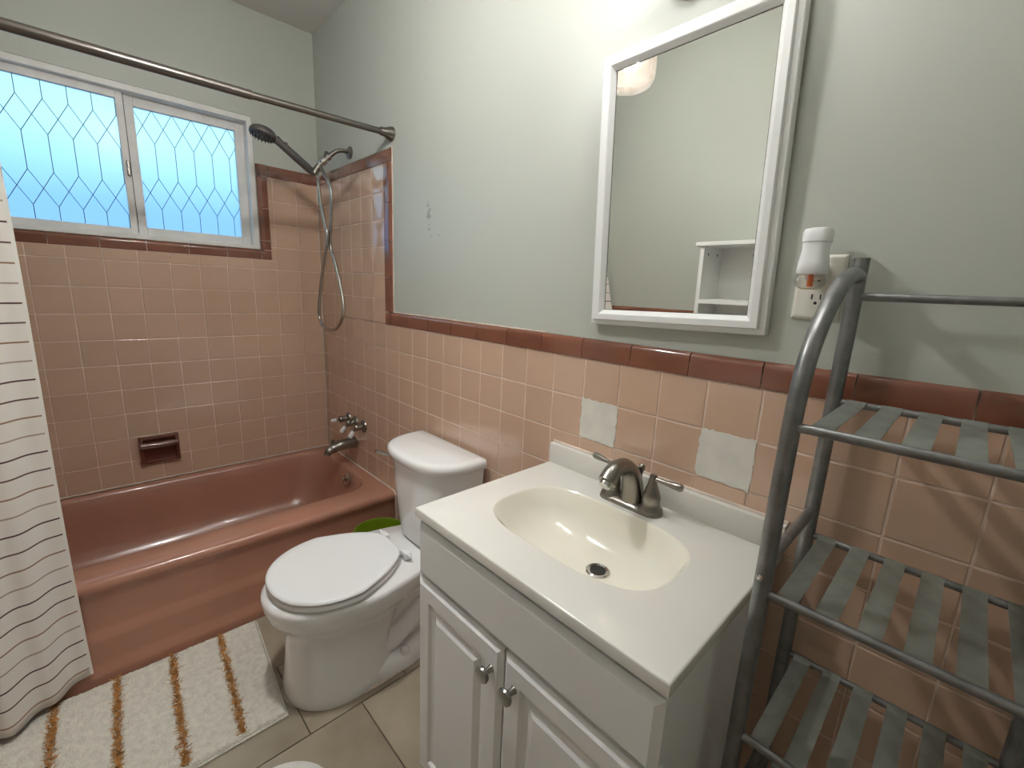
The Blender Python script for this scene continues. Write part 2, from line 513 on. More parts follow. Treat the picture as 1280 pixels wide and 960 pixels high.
# far wall wainscot (seen in the mirror)
grout(wall_left, 'l', .80, XB, 0, ZCAP + .03)
rest = nb()
for k in range(11):
    z1 = ZCAP - P * k; z0 = max(z1 - P, 0)
    x = .80
    while x < XB - .05:
        box(rest, x + G, min(x + P, XB) - G, -W + .004, -W + .0105, z0 + G, z1 - G); x += P
obj('wall_tile', rest, M['tile'], wall_left, kind='stuff')
x = .80
while x < XB - .1:
    bm = nb(); hh = CH
    prof = [(0, .004), (0, .010), (.002, .0125), (hh - .012, .013), (hh - .004, .010), (hh, .003), (hh, 0)]
    loft(bm, [[(xx, -W + d, ZCAP + q) for q, d in prof] for xx in (x + G, x + .149 - G)])
    obj('cap_tile', bm, M['cap'], wall_left, smooth=True, angle=50)
    x += .149

# caulk beads
bm = nb(); tube(bm, [(.004, -.004, ZTUB), (.004, -.004, ZR0)], .0028, 8); obj('caulk_bead', bm, M['caulk'], wall_window)
bm = nb(); tube(bm, [(.003, -W, ZTUB + .002), (.003, -.005, ZTUB + .002)], .0032, 8); obj('caulk_bead', bm, M['caulk'], wall_window)
bm = nb(); tube(bm, [(.0, -.004, ZTUB + .001), (.77, -.004, ZTUB + .001), (.792, -.004, ZTUB - .012), (.794, -.003, .03)], .0035, 8); obj('caulk_bead', bm, M['caulk'], wall_right)
bm = nb(); tube(bm, [(XSTRIP + CH + .001, PT - .001, ZCAP + CH), (XSTRIP + CH + .001, PT - .001, ZR0 + CH)], .0025, 6); obj('caulk_bead', bm, M['caulk'], wall_right)
bm = nb(); tube(bm, [(XSTRIP + CH, PT - .001, ZCAP + CH + .001), (1.65, PT - .001, ZCAP + CH + .001)], .0028, 6); obj('caulk_bead', bm, M['caulk'], wall_right)

# ------------------------------------------------------------------ floor tiles
FP = .311
ftm = {}
row = 0
xr = 1.399 - 2 * FP
while xr < XB:
    off = -.464 if row % 2 == 0 else -.619
    y = off
    while y < 0: y += FP
    while y > -W:
        x0, x1 = max(xr, 0.6), min(xr + FP, XB); y0, y1 = max(y - FP, -W), min(y, 0.0)
        if y1 - y0 > .01 and x1 - x0 > .01:
            key = (round(x1 - x0, 3), round(y1 - y0, 3))
            if key not in ftm:
                w_, h_ = key; bm = nb(); g = .0016
                def rg(i, z): return [(i, i, z), (w_ - i, i, z), (w_ - i, h_ - i, z), (i, h_ - i, z)]
                loft(bm, [rg(g, -.004), rg(g, -.001), rg(g + .0012, 0)], cap0=False)
                bmesh.ops.recalc_face_normals(bm, faces=bm.faces)
                me = bpy.data.meshes.new('floor_tile'); bm.to_mesh(me); bm.free(); me.materials.append(M['floortile']); ftm[key] = me
            o = bpy.data.objects.new('floor_tile', ftm[key]); COL.objects.link(o); o.parent = floor; o.location = (x0, y0, 0)
        y -= FP
    xr += FP; row += 1

# ------------------------------------------------------------------ window
win = bpy.data.objects.new('window_1', None); COL.objects.link(win); win.location = (-.05, -.747, WZ0)
win['kind'] = 'structure'; win['label'] = 'white sliding window with leaded frosted panes over the tub'
XF = -.05
bm = nb(); box(bm, -.11, -.012, WY0, WY0 + .022, WZ0, WZ1, .002); obj('jamb', bm, M['winframe'], win)
bm = nb(); box(bm, -.11, -.012, WY1 - .022, WY1, WZ0, WZ1, .002); obj('jamb', bm, M['winframe'], win)
bm = nb(); box(bm, -.11, -.012, WY0 + .022, WY1 - .022, WZ1 - .024, WZ1, .002); obj('head', bm, M['winframe'], win)
bm = nb(); box(bm, -.11, -.004, WY0 + .0, WY1, WZ0 + .0005, WZ0 + .018, .002); obj('sill', bm, M['winframe'], win)
def sash(y0, y1, z0, z1, xf, lw, rw, tw, bw, name):
    f = nb()
    xa, xb_ = xf - .024, xf
    box(f, xa, xb_, y0, y0 + lw, z0, z1, .002); box(f, xa, xb_, y1 - rw, y1, z0, z1, .002)
    box(f, xa, xb_, y0 + lw, y1 - rw, z1 - tw, z1, .002); box(f, xa, xb_, y0 + lw, y1 - rw, z0, z0 + bw, .002)
    s = obj(name, f, M['winframe'], win)
    g = nb(); gx = xf - .012
    vs = [g.verts.new(p) for p in ((gx, y0 + lw - .003, z0 + bw - .003), (gx, y1 - rw + .003, z0 + bw - .003), (gx, y1 - rw + .003, z1 - tw + .003), (gx, y0 + lw - .003, z1 - tw + .003))]
    g.faces.new(vs); obj('pane', g, M['frost'], s)
    return s
sL = sash(-1.185, -.748, WZ0 + .016, WZ1 - .022, -.045, .032, .024, .030, .030, 'sash')
sR = sash(-.752, -.309, WZ0 + .016, WZ1 - .022, -.070, .037, .040, .040, .040, 'sash')
bm = nb(); box(bm, -.044, -.034, -.762, -.750, 1.70, 1.76, .003); obj('latch', bm, M['bronze'], sL)
bm = nb(); box(bm, -.0455, -.0445, -.7485, -.7465, WZ0 + .03, WZ1 - .03); obj('latch_seam', bm, M['dark'], sL)
def leading(sashobj, x, cols, zA, zB, zC_, zD, y0, y1, z0, z1):
    bm = nb(); r = .0012
    def seg(ya, za, yb, zb):
        # clip to the pane in y
        if ya > yb: ya, za, yb, zb = yb, zb, ya, za
        if yb < y0 or ya > y1: return
        if ya < y0: za += (zb - za) * (y0 - ya) / (yb - ya); ya = y0
        if yb > y1: zb = za + (zb - za) * (y1 - ya) / (yb - ya); yb = y1
        tube(bm, [(x, ya, za), (x, yb, zb)], r, 6)
    D = .0695
    for c in cols:
        if y0 < c < y1:
            if z1 - zA > .01: seg(c, zA, c + 1e-6, z1)
            seg(c, zC_, c + 1e-6, zB); seg(c, z0, c + 1e-6, zD)
        for s in (-1, 1):
            seg(c, zA, c + s * D, zB); seg(c, zC_, c + s * D, zD)
    obj('leading', bm, M['lead'], sashobj)
leading(sL, -.055, [-1.052 - .0695 * 3 + .0695 * k for k in range(8)], 1.929, 1.805, 1.671, 1.545, -1.153, -.772, 1.492, 1.993)
leading(sR, -.080, [-.655 - .0695 * 2 + .0695 * k for k in range(8)], 1.985, 1.853, 1.714, 1.586, -.715, -.349, 1.502, 1.983)

# ------------------------------------------------------------------ bathtub
tub = thing('bathtub', 'dusty pink enamel bathtub with stepped apron under the window', 'bathtub', (.38, -.75, FZ))
TY0, TY1 = -W + .004, -.002
def tub_ring(cx, cy, hx, hy, r, z): return [(x, y, z) for x, y in rrect(cx, cy, hx, hy, r, 8)]
bm = nb()
rimx0, rimx1 = .002, .778
ox, oy = (rimx0 + rimx1) / 2, (TY0 + TY1) / 2
ohx, ohy = (rimx1 - rimx0) / 2, (TY1 - TY0) / 2
icx, icy, ihx, ihy = .346, -.715, .304, .655
R0 = tub_ring(ox, oy, ohx, ohy, .004, ZTUB - .010)
rings = [tub_ring(ox, oy, ohx - .002, ohy, .004, ZTUB - .006), tub_ring(ox, oy, ohx - .012, ohy - .002, .006, ZTUB),
         tub_ring(icx, icy, ihx + .016, ihy + .016, .13, ZTUB - .001), tub_ring(icx, icy, ihx + .006, ihy + .006, .125, ZTUB - .005), tub_ring(icx, icy, ihx, ihy, .12, ZTUB - .016)]
for (dx, dy, z) in ((.008, .012, ZTUB - .05), (.02, .03, ZTUB - .12), (.04, .06, ZTUB - .22), (.075, .10, ZTUB - .285), (.13, .17, ZTUB - .305)):
    rings.append(tub_ring(icx, icy, ihx - dx, ihy - dy, .12, z))
loft(bm, rings, cap0=False, cap1=True)
# apron: profile swept along y
prof = [(.766, ZTUB), (.778, ZTUB - .003), (.786, ZTUB - .010), (.790, ZTUB - .022), (.787, ZTUB - .036), (.779, ZTUB - .052), (.776, .29), (.776, .205), (.779, .192), (.790, .174), (.792, .160), (.792, .095), (.795, .080), (.806, .062), (.808, .050), (.808, FZ + .001)]
loft(bm, [[(x, TY0, z) for x, z in prof], [(x, TY1, z) for x, z in prof]], False, False, closed=False)
obj('tub_shell', bm, M['tub'], tub, smooth=True, angle=50)
bm = nb(); Mx = frame_to((.435, -.079, .320), (0, -1, .26)); lathe(bm, [(.034, 0), (.034, .004), (.028, .008), (.006, .010)], Mx, 24)
ov = obj('overflow_plate', bm, M['chrome'], tub, smooth=True)
bm = nb(); tube(bm, [(.435, -.089, .322), (.447, -.104, .338)], .005, 8); obj('trip_lever', bm, M['chrome'], ov, smooth=True)

# tub filler spout
sp = thing('tub_spout', 'brushed nickel tub spout on the pink tile over the tub', 'faucet', (.365, 0, .485))
bm = nb()
pts = [(.365, -.002, .487), (.365, -.03, .488), (.365, -.08, .485), (.365, -.12, .475), (.365, -.142, .462), (.365, -.150, .448)]
tube(bm, crom(pts, 5), [.029] * 5 + [.028] * 6 + [.026] * 5 + [.022] * 5 + [.018] * 5, 20)
obj('spout_body', bm, M['nickel'], sp, smooth=True)
bm = nb(); lathe(bm, [(.006, 0), (.006, .018), (.009, .02), (.009, .026), (.004, .03)], frame_to((.365, -.118, .495), (0, 0, 1)), 12); obj('diverter_knob', bm, M['nickel'], sp, smooth=True)

# three valve handles
for i, (vx, lab, ang) in enumerate(((.295, 'valve handle nearest the window wall, above the tub spout', 200), (.385, 'middle valve handle above the tub spout', 250), (.475, 'valve handle nearest the toilet, above the tub spout', 262))):
    v = thing('valve_handle', lab, 'handle', (vx, 0, .602), 'shower valve handles')
    bm = nb(); Mv = frame_to((vx, -.001, .602), (0, -1, 0))
    lathe(bm, [(.031, 0), (.031, .004), (.026, .010), (.016, .014), (.014, .03), (.017, .034), (.017, .046), (.012, .052), (.004, .054)], Mv, 24); obj('escutcheon', bm, M['nickel'], v, smooth=True)
    a = math.radians(ang); d = Vector((math.cos(a), -.55, math.sin(a))).normalized()
    p = Vector((vx, -.046, .602)); bm = nb()
    tube(bm, [p, p + d * .022], .006, 10); obj('lever_stem', bm, M['nickel'], v, smooth=True)
    bm = nb(); tube(bm, [p + d * .02, p + d * .026, p + d * .05, p + d * .056], [.008, .010, .0125, .009], 12); obj('lever_grip', bm, M['porcelain'], v, smooth=True, label='white porcelain lever')

# soap dish
sd = thing('soap_dish', 'dark brown ceramic soap dish set in the pink wall tile', 'soap dish', (0, -.772, .46))
y0, y1, z0, z1 = -.846, -.700, .455, .583
bm = nb(); box(bm, -.004, .004, y0 + .01, y1 - .01, z0 + .01, z1 - .01); obj('back', bm, M['brownceramic'], sd)
bm = nb(); box(bm, .0, .022, y0, y0 + .016, z0, z1, .004); obj('side_rim', bm, M['brownceramic'], sd, smooth=True)
bm = nb(); box(bm, .0, .022, y1 - .016, y1, z0, z1, .004); obj('side_rim', bm, M['brownceramic'], sd, smooth=True)
bm = nb(); box(bm, .0, .020, y0, y1, z1 - .018, z1, .005); obj('top_rim', bm, M['brownceramic'], sd, smooth=True)
bm = nb(); box(bm, .0, .020, y0, y1, z0, z0 + .014, .004); obj('bottom_rim', bm, M['brownceramic'], sd, smooth=True)
bm = nb(); tube(bm, [(.040, y0 + .004, z1 - .036), (.042, -.773, z1 - .038), (.040, y1 - .004, z1 - .036)], .013, 14); obj('grab_bar', bm, M['brownceramic'], sd, smooth=True)
for yy in (y0 + .008, y1 - .008):
    bm = nb(); box(bm, .004, .040, yy - .007, yy + .007, z1 - .050, z1 - .020, .004); obj('bracket', bm, M['brownceramic'], sd, smooth=True)

# ------------------------------------------------------------------ shower
sh = thing('shower_holder', 'brushed nickel shower pipe with hand shower holder high on the tiled wall', 'shower holder', (.383, PT, 1.885))
bm = nb(); lathe(bm, [(.028, 0), (.028, .004), (.022, .009), (.013, .014)], frame_to((.383, PT - .001, 1.888), (0, -1, 0)), 24); obj('flange', bm, M['nickel'], sh, smooth=True)
bm = nb(); tube(bm, crom([(.383, PT, 1.888), (.382, -.025, 1.890), (.380, -.055, 1.880), (.374, -.085, 1.852)], 6), .0095, 12); obj('arm', bm, M['nickel'], sh, smooth=True)
bm = nb(); d = Vector((-.10, -.42, -.42)).normalized(); p = Vector((.374, -.083, 1.855))
lathe(bm, [(.012, 0), (.014, .004), (.014, .016), (.010, .018), (.010, .024), (.016, .028), (.016, .046), (.012, .050), (.012, .066), (.008, .07)], frame_to(p, d), 16); obj('diverter_nut', bm, M['chrome'], sh, smooth=True)
bm = nb(); tube(bm, [(.366, -.098, 1.842), (.350, -.085, 1.872)], .011, 12); obj('diverter_lever', bm, M['nickel'], sh, smooth=True)
bm = nb(); tube(bm, [(.365, -.125, 1.812), (.360, -.150, 1.772)], [.013, .0155], 14); obj('hand_shower_cradle', bm, M['nickel'], sh, smooth=True)

hs = thing('hand_shower', 'dark grey hand shower head leaning out over the tub', 'shower head', (.36, -.14, 1.77))
bm = nb(); A = Vector((.36, -.142, 1.768)); B = Vector((.36, -.300, 1.876))
tube(bm, [A, A + (B - A) * .08, A + (B - A) * .12, A + (B - A) * .5, A + (B - A) * .9, B], [.011, .013, .016, .0172, .0155, .018], 16); obj('handle', bm, M['gunmetal'], hs, smooth=True)
bm = nb(); hd = Vector((.05, -.24, -.97)).normalized(); hc = Vector((.36, -.345, 1.893))
lathe(bm, [(.006, -.016), (.030, -.014), (.044, -.006), (.050, .004), (.050, .016), (.046, .020), (.003, .021)], frame_to(hc, hd), 28); hd_o = obj('head', bm, M['gunmetal'], hs, smooth=True)
bm = nb(); Mh = frame_to(hc + hd * .02, hd)
for rr, nn in ((.012, 6), (.024, 12), (.036, 18), (.043, 20)):
    for k in range(nn):
        a = 2 * PI * k / nn; pp = Mh @ Vector((rr * math.cos(a), rr * math.sin(a), 0)); tube(bm, [pp, pp + hd * .008], [.0016, .001], 5)
obj('nozzles', bm, M['dark'], hd_o, kind='stuff')
bm = nb(); lathe(bm, [(.006, 0), (.006, .008), (.004, .01)], frame_to(Vector((.36, -.262, 1.864)), (0, .55, .83)), 12); obj('button', bm, M['gunmetal'], hs, smooth=True)
bm = nb(); tube(bm, [A, A - (B - A).normalized() * .02], [.009, .007], 12); obj('ferrule', bm, M['chrome'], hs, smooth=True)

hose_pts = [(.36, -.128, 1.757), (.353, -.128, 1.73), (.375, -.130, 1.65), (.411, -.13, 1.561), (.432, -.13, 1.49), (.345, -.13, 1.315), (.296, -.13, 1.167), (.318, -.13, 1.108), (.384, -.13, 1.086), (.482, -.125, 1.096), (.556, -.122, 1.164), (.54, -.118, 1.254), (.468, -.115, 1.398), (.427, -.115, 1.462), (.450, -.118, 1.558), (.478, -.122, 1.668), (.460, -.125, 1.728), (.400, -.128, 1.785), (.372, -.124, 1.806)]
bm = nb(); tube(bm, crom(hose_pts, 10), .0072, 10)
hose = obj('shower_hose', bm, mat('hose_steel', (176, 172, 166), 0.25, metal=1.0, bump=0.6, bscale=500, bdist=.001), smooth=True)
tag(hose, 'looped silver shower hose hanging by the tiled corner', 'hose')

# curtain rod
rod = thing('curtain_rod', 'dark grey tension rod spanning the tub alcove', 'curtain rod', (.77, -.75, 1.884))
bm = nb(); tube(bm, [(.77, -W + .02, 1.872), (.77, -.49, 1.881)], .0142, 18); obj('outer_tube', bm, M['bronze'], rod, smooth=True)
bm = nb(); tube(bm, [(.77, -.50, 1.8808), (.77, -.02, 1.889)], .0115, 18); obj('inner_tube', bm, M['bronze'], rod, smooth=True)
bm = nb(); lathe(bm, [(.013, .052), (.015, .05), (.017, .03), (.026, .008), (.027, 0)], frame_to((.77, PT - .001, 1.890), (0, -1, 0)), 24); obj('end_cap', bm, M['bronze'], rod, smooth=True)
bm = nb(); lathe(bm, [(.016, .05), (.02, .03), (.026, .008), (.027, 0)], frame_to((.77, -W + .001, 1.872), (0, 1, 0)), 24); obj('end_cap', bm, M['bronze'], rod, smooth=True)

# curtain
def curtain_sheet():
    bm = nb(); uvl = bm.loops.layers.uv.new('cloth')
    NU, NV = 90, 70
    y_edge, y_end = -1.060, -1.412
    z_top, z_bot = 1.845, .085
    grid = []
    for j in range(NV + 1):
        v = j / NV; z = z_top + (z_bot - z_top) * v
        rowv = []
        for i in range(NU + 1):
            u_ = i / NU
            y = y_edge + .004 * math.sin(v * 6) + (y_end - y_edge) * u_ - .012 * (1 - v) * (1 - u_)
            f = .35 + .65 * v
            x = .772 + .046 * v + f * (.050 * (1 - math.cos(u_ * 2 * PI * .9)) * .9 + .012 * math.sin(u_ * 2 * PI * 4.2 + 1.2 + v * .8) * min(1, u_ * 5)) + .006 * math.sin(v * 3.1) + .17 * min(1, v * 2.2) * max(0, (u_ - .62) / .38) ** 1.5
            sag = -.020 * v * v * math.sin(min(1, u_ * 2.2) * PI * .5)
            rowv.append((bm.verts.new((x, y, z + sag)), (u_, z)))
        grid.append(rowv)
    for j in range(NV):
        for i in range(NU):
            q = [grid[j][i], grid[j][i + 1], grid[j + 1][i + 1], grid[j + 1][i]]
            f = bm.faces.new([a[0] for a in q])
            for lp, a in zip(f.loops, q): lp[uvl].uv = a[1]
    return bm
cur = thing('shower_curtain', 'white shower curtain with thin brown and tan stripes', 'curtain', (.80, -1.24, .085))
cl = obj('cloth', curtain_sheet(), M['curtain'], cur, smooth=True, angle=180)
md = cl.modifiers.new('thickness', 'SOLIDIFY'); md.thickness = .0016; md.offset = 0
# side hem and bottom hem
bm = nb()
rings = []
for j in range(40):
    v = j / 39; z = 1.845 + (.085 - 1.845) * v
    y = -1.060 + .004 * math.sin(v * 6) - .012 * (1 - v); x = .772 + .046 * v + .006 * math.sin(v * 3.1)
    rings.append([(x + .0016, y + .0008, z), (x + .0016, y - .014, z), (x - .0016, y - .014, z), (x - .0016, y + .0008, z)])
loft(bm, rings); obj('side_hem', bm, mat('hem_cloth', (224, 220, 212), .9), cur)
for k in range(5):
    yy = -1.085 - k * .075
    bm = nb(); pts = [(.77 + .022 * math.cos(a), yy, 1.872 + .006 * (-1) + .030 * math.sin(a)) for a in [2 * PI * i / 20 for i in range(21)]]
    tube(bm, pts, .002, 6); obj('curtain_ring', bm, M['chrome'], cur, smooth=True)
# vinyl liner inside the tub
bm = nb(); NU, NV = 30, 24; g = []
for j in range(NV + 1):
    v = j / NV; z = 1.84 - v * 1.55
    g.append([bm.verts.new((.748 - .145 * min(1, max(0, (v - .2) / .62)) + .012 * math.sin(u_ / NU * 14 + v * 2), -1.105 + .062 * math.exp(-((z - .385) / .03) ** 2) + (-.30) * u_ / NU, z)) for u_ in range(NU + 1)])
for j in range(NV):
    for i in range(NU): bm.faces.new((g[j][i], g[j][i + 1], g[j + 1][i + 1], g[j + 1][i]))
lin_o = obj('shower_liner', bm, M['liner'], smooth=True, angle=180)
tag(lin_o, 'pale vinyl liner peeking out behind the striped curtain at the tub rim', 'liner')

# ------------------------------------------------------------------ toilet
TX = 1.228
to = thing('toilet', 'white two-piece toilet with closed lid beside the tub', 'toilet', (TX, -.35, FZ))
def egg(z, yf, yb, hw, bw, nf=2.2, nbk=3.5, seg=56, frac=.52):
    """outline: rounded front at yf, squarer back at yb with half width bw"""
    ycn = yf + (yb - yf) * frac
    pts = []
    for i in range(seg):
        a = 2 * PI * i / seg
        c, s_ = math.cos(a), math.sin(a)
        if s_ <= 0:
            x = hw * ssign(c, 2 / nf); y = ycn + (ycn - yf) * ssign(s_, 2 / nf)
        else:
            t = abs(s_) ** (2 / nbk)
            x = ssign(c, 2 / nbk) * (hw + (bw - hw) * (t ** 1.2)); y = ycn + (yb - ycn) * t
        pts.append((TX + x, y, z if z > .3855 else FZ + z * (.3855 - FZ) / .3855))
    return pts
bm = nb()
# front column + bowl
loft(bm, [egg(.0, -.632, -.30, .148, .128), egg(.012, -.636, -.30, .150, .130), egg(.03, -.633, -.30, .146, .126), egg(.14, -.622, -.30, .132, .110), egg(.22, -.618, -.26, .124, .105, frac=.5), egg(.255, -.622, -.20, .134, .105, frac=.5), egg(.285, -.645, -.12, .156, .11, frac=.48), egg(.315, -.664, -.06, .176, .115, frac=.45), egg(.345, -.674, -.04, .187, .12, frac=.45), egg(.368, -.677, -.035, .190, .122, frac=.45), egg(.380, -.674, -.035, .188, .122, frac=.45), egg(.3855, -.664, -.037, .180, .118, frac=.45)])
# rear foot
loft(bm, [egg(.0, -.46, -.12, .150, .118, nf=3), egg(.035, -.46, -.12, .147, .115, nf=3), egg(.05, -.45, -.13, .124, .10, nf=3), egg(.055, -.44, -.14, .10, .08, nf=3)])
# core behind the column
loft(bm, [egg(.04, -.40, -.09, .075, .07, nf=3), egg(.20, -.40, -.07, .078, .075, nf=3), egg(.33, -.40, -.05, .11, .10, nf=3)])
for s in (-1, 1):
    tube(bm, crom([(TX + s * .060, -.46, .25), (TX + s * .066, -.40, .145), (TX + s * .070, -.35, .105), (TX + s * .072, -.30, .112), (TX + s * .072, -.24, .150), (TX + s * .068, -.18, .185), (TX + s * .05, -.12, .17)], 5), .044, 14)
obj('bowl', bm, M['porcelain'], to, smooth=True, angle=60)
bm = nb(); loft(bm, [[(x, y, z) for x, y, z in egg(.3855, -.17, -.035, .105, .12, nf=5)], egg(.393, -.165, -.037, .10, .115, nf=5)]); obj('tank_gasket', bm, M['porcelain'], to)
bm = nb()
for s in (-1, 1):
    bm2 = nb(); lathe(bm2, [(.016, 0), (.016, .012), (.011, .022), (.003, .026)], Matrix.Translation((TX + s * .124, -.285, .064)), 14); obj('bolt_cap', bm2, M['porcelain'], to, smooth=True)
bm.free()
bm = nb(); loft(bm, [egg(.001, -.639, -.12, .154, .12), egg(.004, -.638, -.12, .153, .12)]); obj('caulk_bead', bm, M['caulk'], to)
# seat ring, lid
def lid_ring(z, k, yb=-.262): return egg(z, -.660 + k, yb - k * .4, .187 - k, .098 - k * .5, nf=2.15, nbk=4.5, frac=.52, seg=64)
bm = nb(); loft(bm, [lid_ring(.388, .010), lid_ring(.391, .004), lid_ring(.398, .002), lid_ring(.405, .004), lid_ring(.407, .010)]); obj('seat', bm, M['seat'], to, smooth=True, angle=60)
bm = nb(); loft(bm, [lid_ring(.409, .010), lid_ring(.411, .005), lid_ring(.416, .0005), lid_ring(.421, .002), lid_ring(.4245, .010), lid_ring(.4255, .03)]); obj('lid', bm, M['seat'], to, smooth=True, angle=60)
for s in (-1, 1):
    bm = nb(); box(bm, TX + s * .075 - .022, TX + s * .075 + .022, -.262, -.238, .389, .415, .006); hg = obj('hinge', bm, M['seat'], to, smooth=True)
    bm = nb(); box(bm, TX + s * .098 - .012, TX + s * .098 + .012, -.256, -.246, .405, .4125, .002); obj('hinge_tab', bm, M['seat'], hg)
# tank
def dshape(z, hx, dep, k=0.0, yb=-.018, n=2.7, seg=40, cx=1.238):
    pts = []
    for i in range(seg + 1):
        a = PI + PI * i / seg
        pts.append((cx + (hx - k) * ssign(math.cos(a), 2 / n), yb - .03 + (dep - .03 - k) * ssign(math.sin(a), 2 / n), z))
    pts.append((cx + hx - k, yb - k * .3, z)); pts.append((cx - hx + k, yb - k * .3, z))
    return pts
bm = nb(); loft(bm, [dshape(.392, .150, .165, .01), dshape(.400, .158, .172), dshape(.46, .168, .180), dshape(.58, .181, .190), dshape(.700, .192, .197)]); obj('tank', bm, M['porcelain'], to, smooth=True, angle=50)
bm = nb(); loft(bm, [dshape(.698, .200, .207, .004), dshape(.702, .204, .212), dshape(.720, .206, .215), dshape(.731, .205, .214, .002), dshape(.736, .203, .212, .008), dshape(.738, .20, .208, .02)]); obj('tank_lid', bm, M['porcelain'], to, smooth=True, angle=60)
bm = nb(); lathe(bm, [(.013, 0), (.013, .006), (.008, .012), (.007, .02)], frame_to((1.070, -.150, .668), (-.75, -.66, 0)), 14); fh = obj('flush_handle', bm, M['chrome'], to, smooth=True)
bm = nb(); tube(bm, crom([(1.056, -.163, .668), (1.050, -.176, .669), (1.042, -.200, .680), (1.040, -.222, .690)], 5), [.006] * 8 + [.0075] * 8, 10); obj('flush_lever', bm, M['chrome'], fh, smooth=True)

# green basket behind the toilet
gb = thing('waste_basket', 'lime green plastic basket tucked between tub and toilet tank', 'basket', (.915, -.150, FZ))
bm = nb(); lathe(bm, [(.072, FZ), (.075, FZ + .004), (.102, .268), (.106, .273), (.106, .280), (.101, .280), (.098, .270), (.074, .04)], Matrix.Translation((.915, -.150, 0)), 36, True, True); obj('bin_shell', bm, M['green'], gb, smooth=True, angle=50)
bm = nb(); pts = [(0.915 + .104 * math.cos(2 * PI * i / 40), -.150 + .104 * math.sin(2 * PI * i / 40), .279) for i in range(41)]
tube(bm, pts, .0035, 8); obj('bin_rim', bm, M['green'], gb, smooth=True)

# ------------------------------------------------------------------ rug
rug = thing('bath_mat', 'cream bath mat with ochre tufted stripes in front of the tub', 'bath mat', (1.05, -.95, FZ), rot=(0, 0, 0))
RA = math.radians(-4.6); rc = Vector((1.301, -.650, FZ))
ex = Vector((math.cos(RA), math.sin(RA), 0)); ey = Vector((-math.sin(RA), math.cos(RA), 0))
def rp(a, b, z): return rc + Vector((-a, -b + a / .478 * .036 * max(.35, 1 - b * 1.25), z))    # a back from the front edge, b leftwards
LA, LB = .476, .765
bm = nb(); NA, NB = 110, 190; rnd = random.Random(3); g = []
for i in range(NA + 1):
    r_ = []
    for j in range(NB + 1):
        a, b = LA * i / NA, LB * j / NB
        edge = min(i, NA - i, j, NB - j)
        z = .019 + rnd.uniform(-.0022, .0022) + .0016 * math.sin(a * 31 + 3 * math.sin(b * 9)) * math.sin(b * 23)
        if edge == 0: z = .004
        elif edge == 1: z = .014 + rnd.uniform(-.001, .001)
        jit = .0012
        r_.append(bm.verts.new(rp(a + rnd.uniform(-jit, jit), b + rnd.uniform(-jit, jit), z)))
    g.append(r_)
for i in range(NA):
    for j in range(NB): bm.faces.new((g[i][j], g[i + 1][j], g[i + 1][j + 1], g[i][j + 1]))
bot = [bm.verts.new(rp(a, b, .001)) for a, b in ((0, 0), (LA, 0), (LA, LB), (0, LB))]
obj('pile', bm, M['rug'], rug, smooth=True, angle=180)
bm = nb(); loft(bm, [[rp(a, b, .001) for a, b in ((-.002, -.002), (LA + .002, -.002), (LA + .002, LB), (-.002, LB))], [rp(a, b, .0075) for a, b in ((-.002, -.002), (LA + .002, -.002), (LA + .002, LB), (-.002, LB))]]); obj('backing', bm, M['rug'], rug)
for k, b0 in enumerate((.113, .245, .379, .512, .645, .74)):
    bm = nb()
    for q in range(1500):
        a = rnd.uniform(.012, LA - .006); b = b0 + rnd.gauss(0, .0042)
        z = rnd.uniform(.017, .021)
        d = Vector((rnd.gauss(0, .004), rnd.gauss(0, .006), rnd.uniform(.002, .007)))
        p = rp(a, b, z); w_ = Vector((rnd.uniform(-1, 1), rnd.uniform(-1, 1), 0)).normalized() * .0016
        bm.faces.new([bm.verts.new(p - w_), bm.verts.new(p + w_), bm.verts.new(p + d + w_ * .6), bm.verts.new(p + d - w_ * .6)])
    obj('tufted_stripe', bm, M['rugorange'], rug, kind='stuff')

# white rounded mat at the lower picture edge
m2 = thing('small_mat', 'white rounded fuzzy mat corner at the bottom edge beside the vanity', 'mat', (1.60, -.787, FZ))
bm = nb()
def m2r(k, z): return [(x, y, FZ + z) for x, y in rrect(1.600, -.787, .165 - k, .165 - k, .135 - k, 10)]
loft(bm, [m2r(.004, .0005), m2r(0, .006), m2r(.002, .016), m2r(.008, .022), m2r(.03, .025)]); obj('pile', bm, M['mat2'], m2, smooth=True, angle=180)

# ------------------------------------------------------------------ vanity
VX0, VX1, VYF = 1.727, 2.322, -.447
va = thing('vanity_cabinet', 'white two-door vanity cabinet under the sink', 'cabinet', ((VX0 + VX1) / 2, -.22, FZ))
for (nm, q) in (('side_panel', (VX0, VX0 + .015, VYF, -.002, .09, .797)), ('side_panel', (VX1 - .015, VX1, VYF, -.002, .09, .797)), ('bottom_panel', (VX0 + .015, VX1 - .015, VYF, -.002, .09, .105)),
                ('front_frame', (VX0 + .015, VX1 - .015, VYF, VYF + .015, .64, .797)), ('back_panel', (VX0 + .015, VX1 - .015, -.008, -.002, .105, .66))):
    bm = nb(); box(bm, *q); obj(nm, bm, M['vanity'], va)
bm = nb(); box(bm, VX0 + .005, VX1 - .005, VYF + .06, -.01, FZ, .09); obj('toe_kick', bm, M['vanity'], va)
def panel(x0, x1, z0, z1, prof):
    bm = nb()
    rings = [[(x0 + i, y, z0 + i), (x1 - i, y, z0 + i), (x1 - i, y, z1 - i), (x0 + i, y, z1 - i)] for i, y in prof]
    loft(bm, rings); return bm
Y = VYF
drawer = obj('drawer_front', panel(VX0 - .002, VX1 + .002, .655, .782, [(0, Y), (0, Y - .011), (.003, Y - .013), (.013, Y - .019)]), M['vanity'], va)
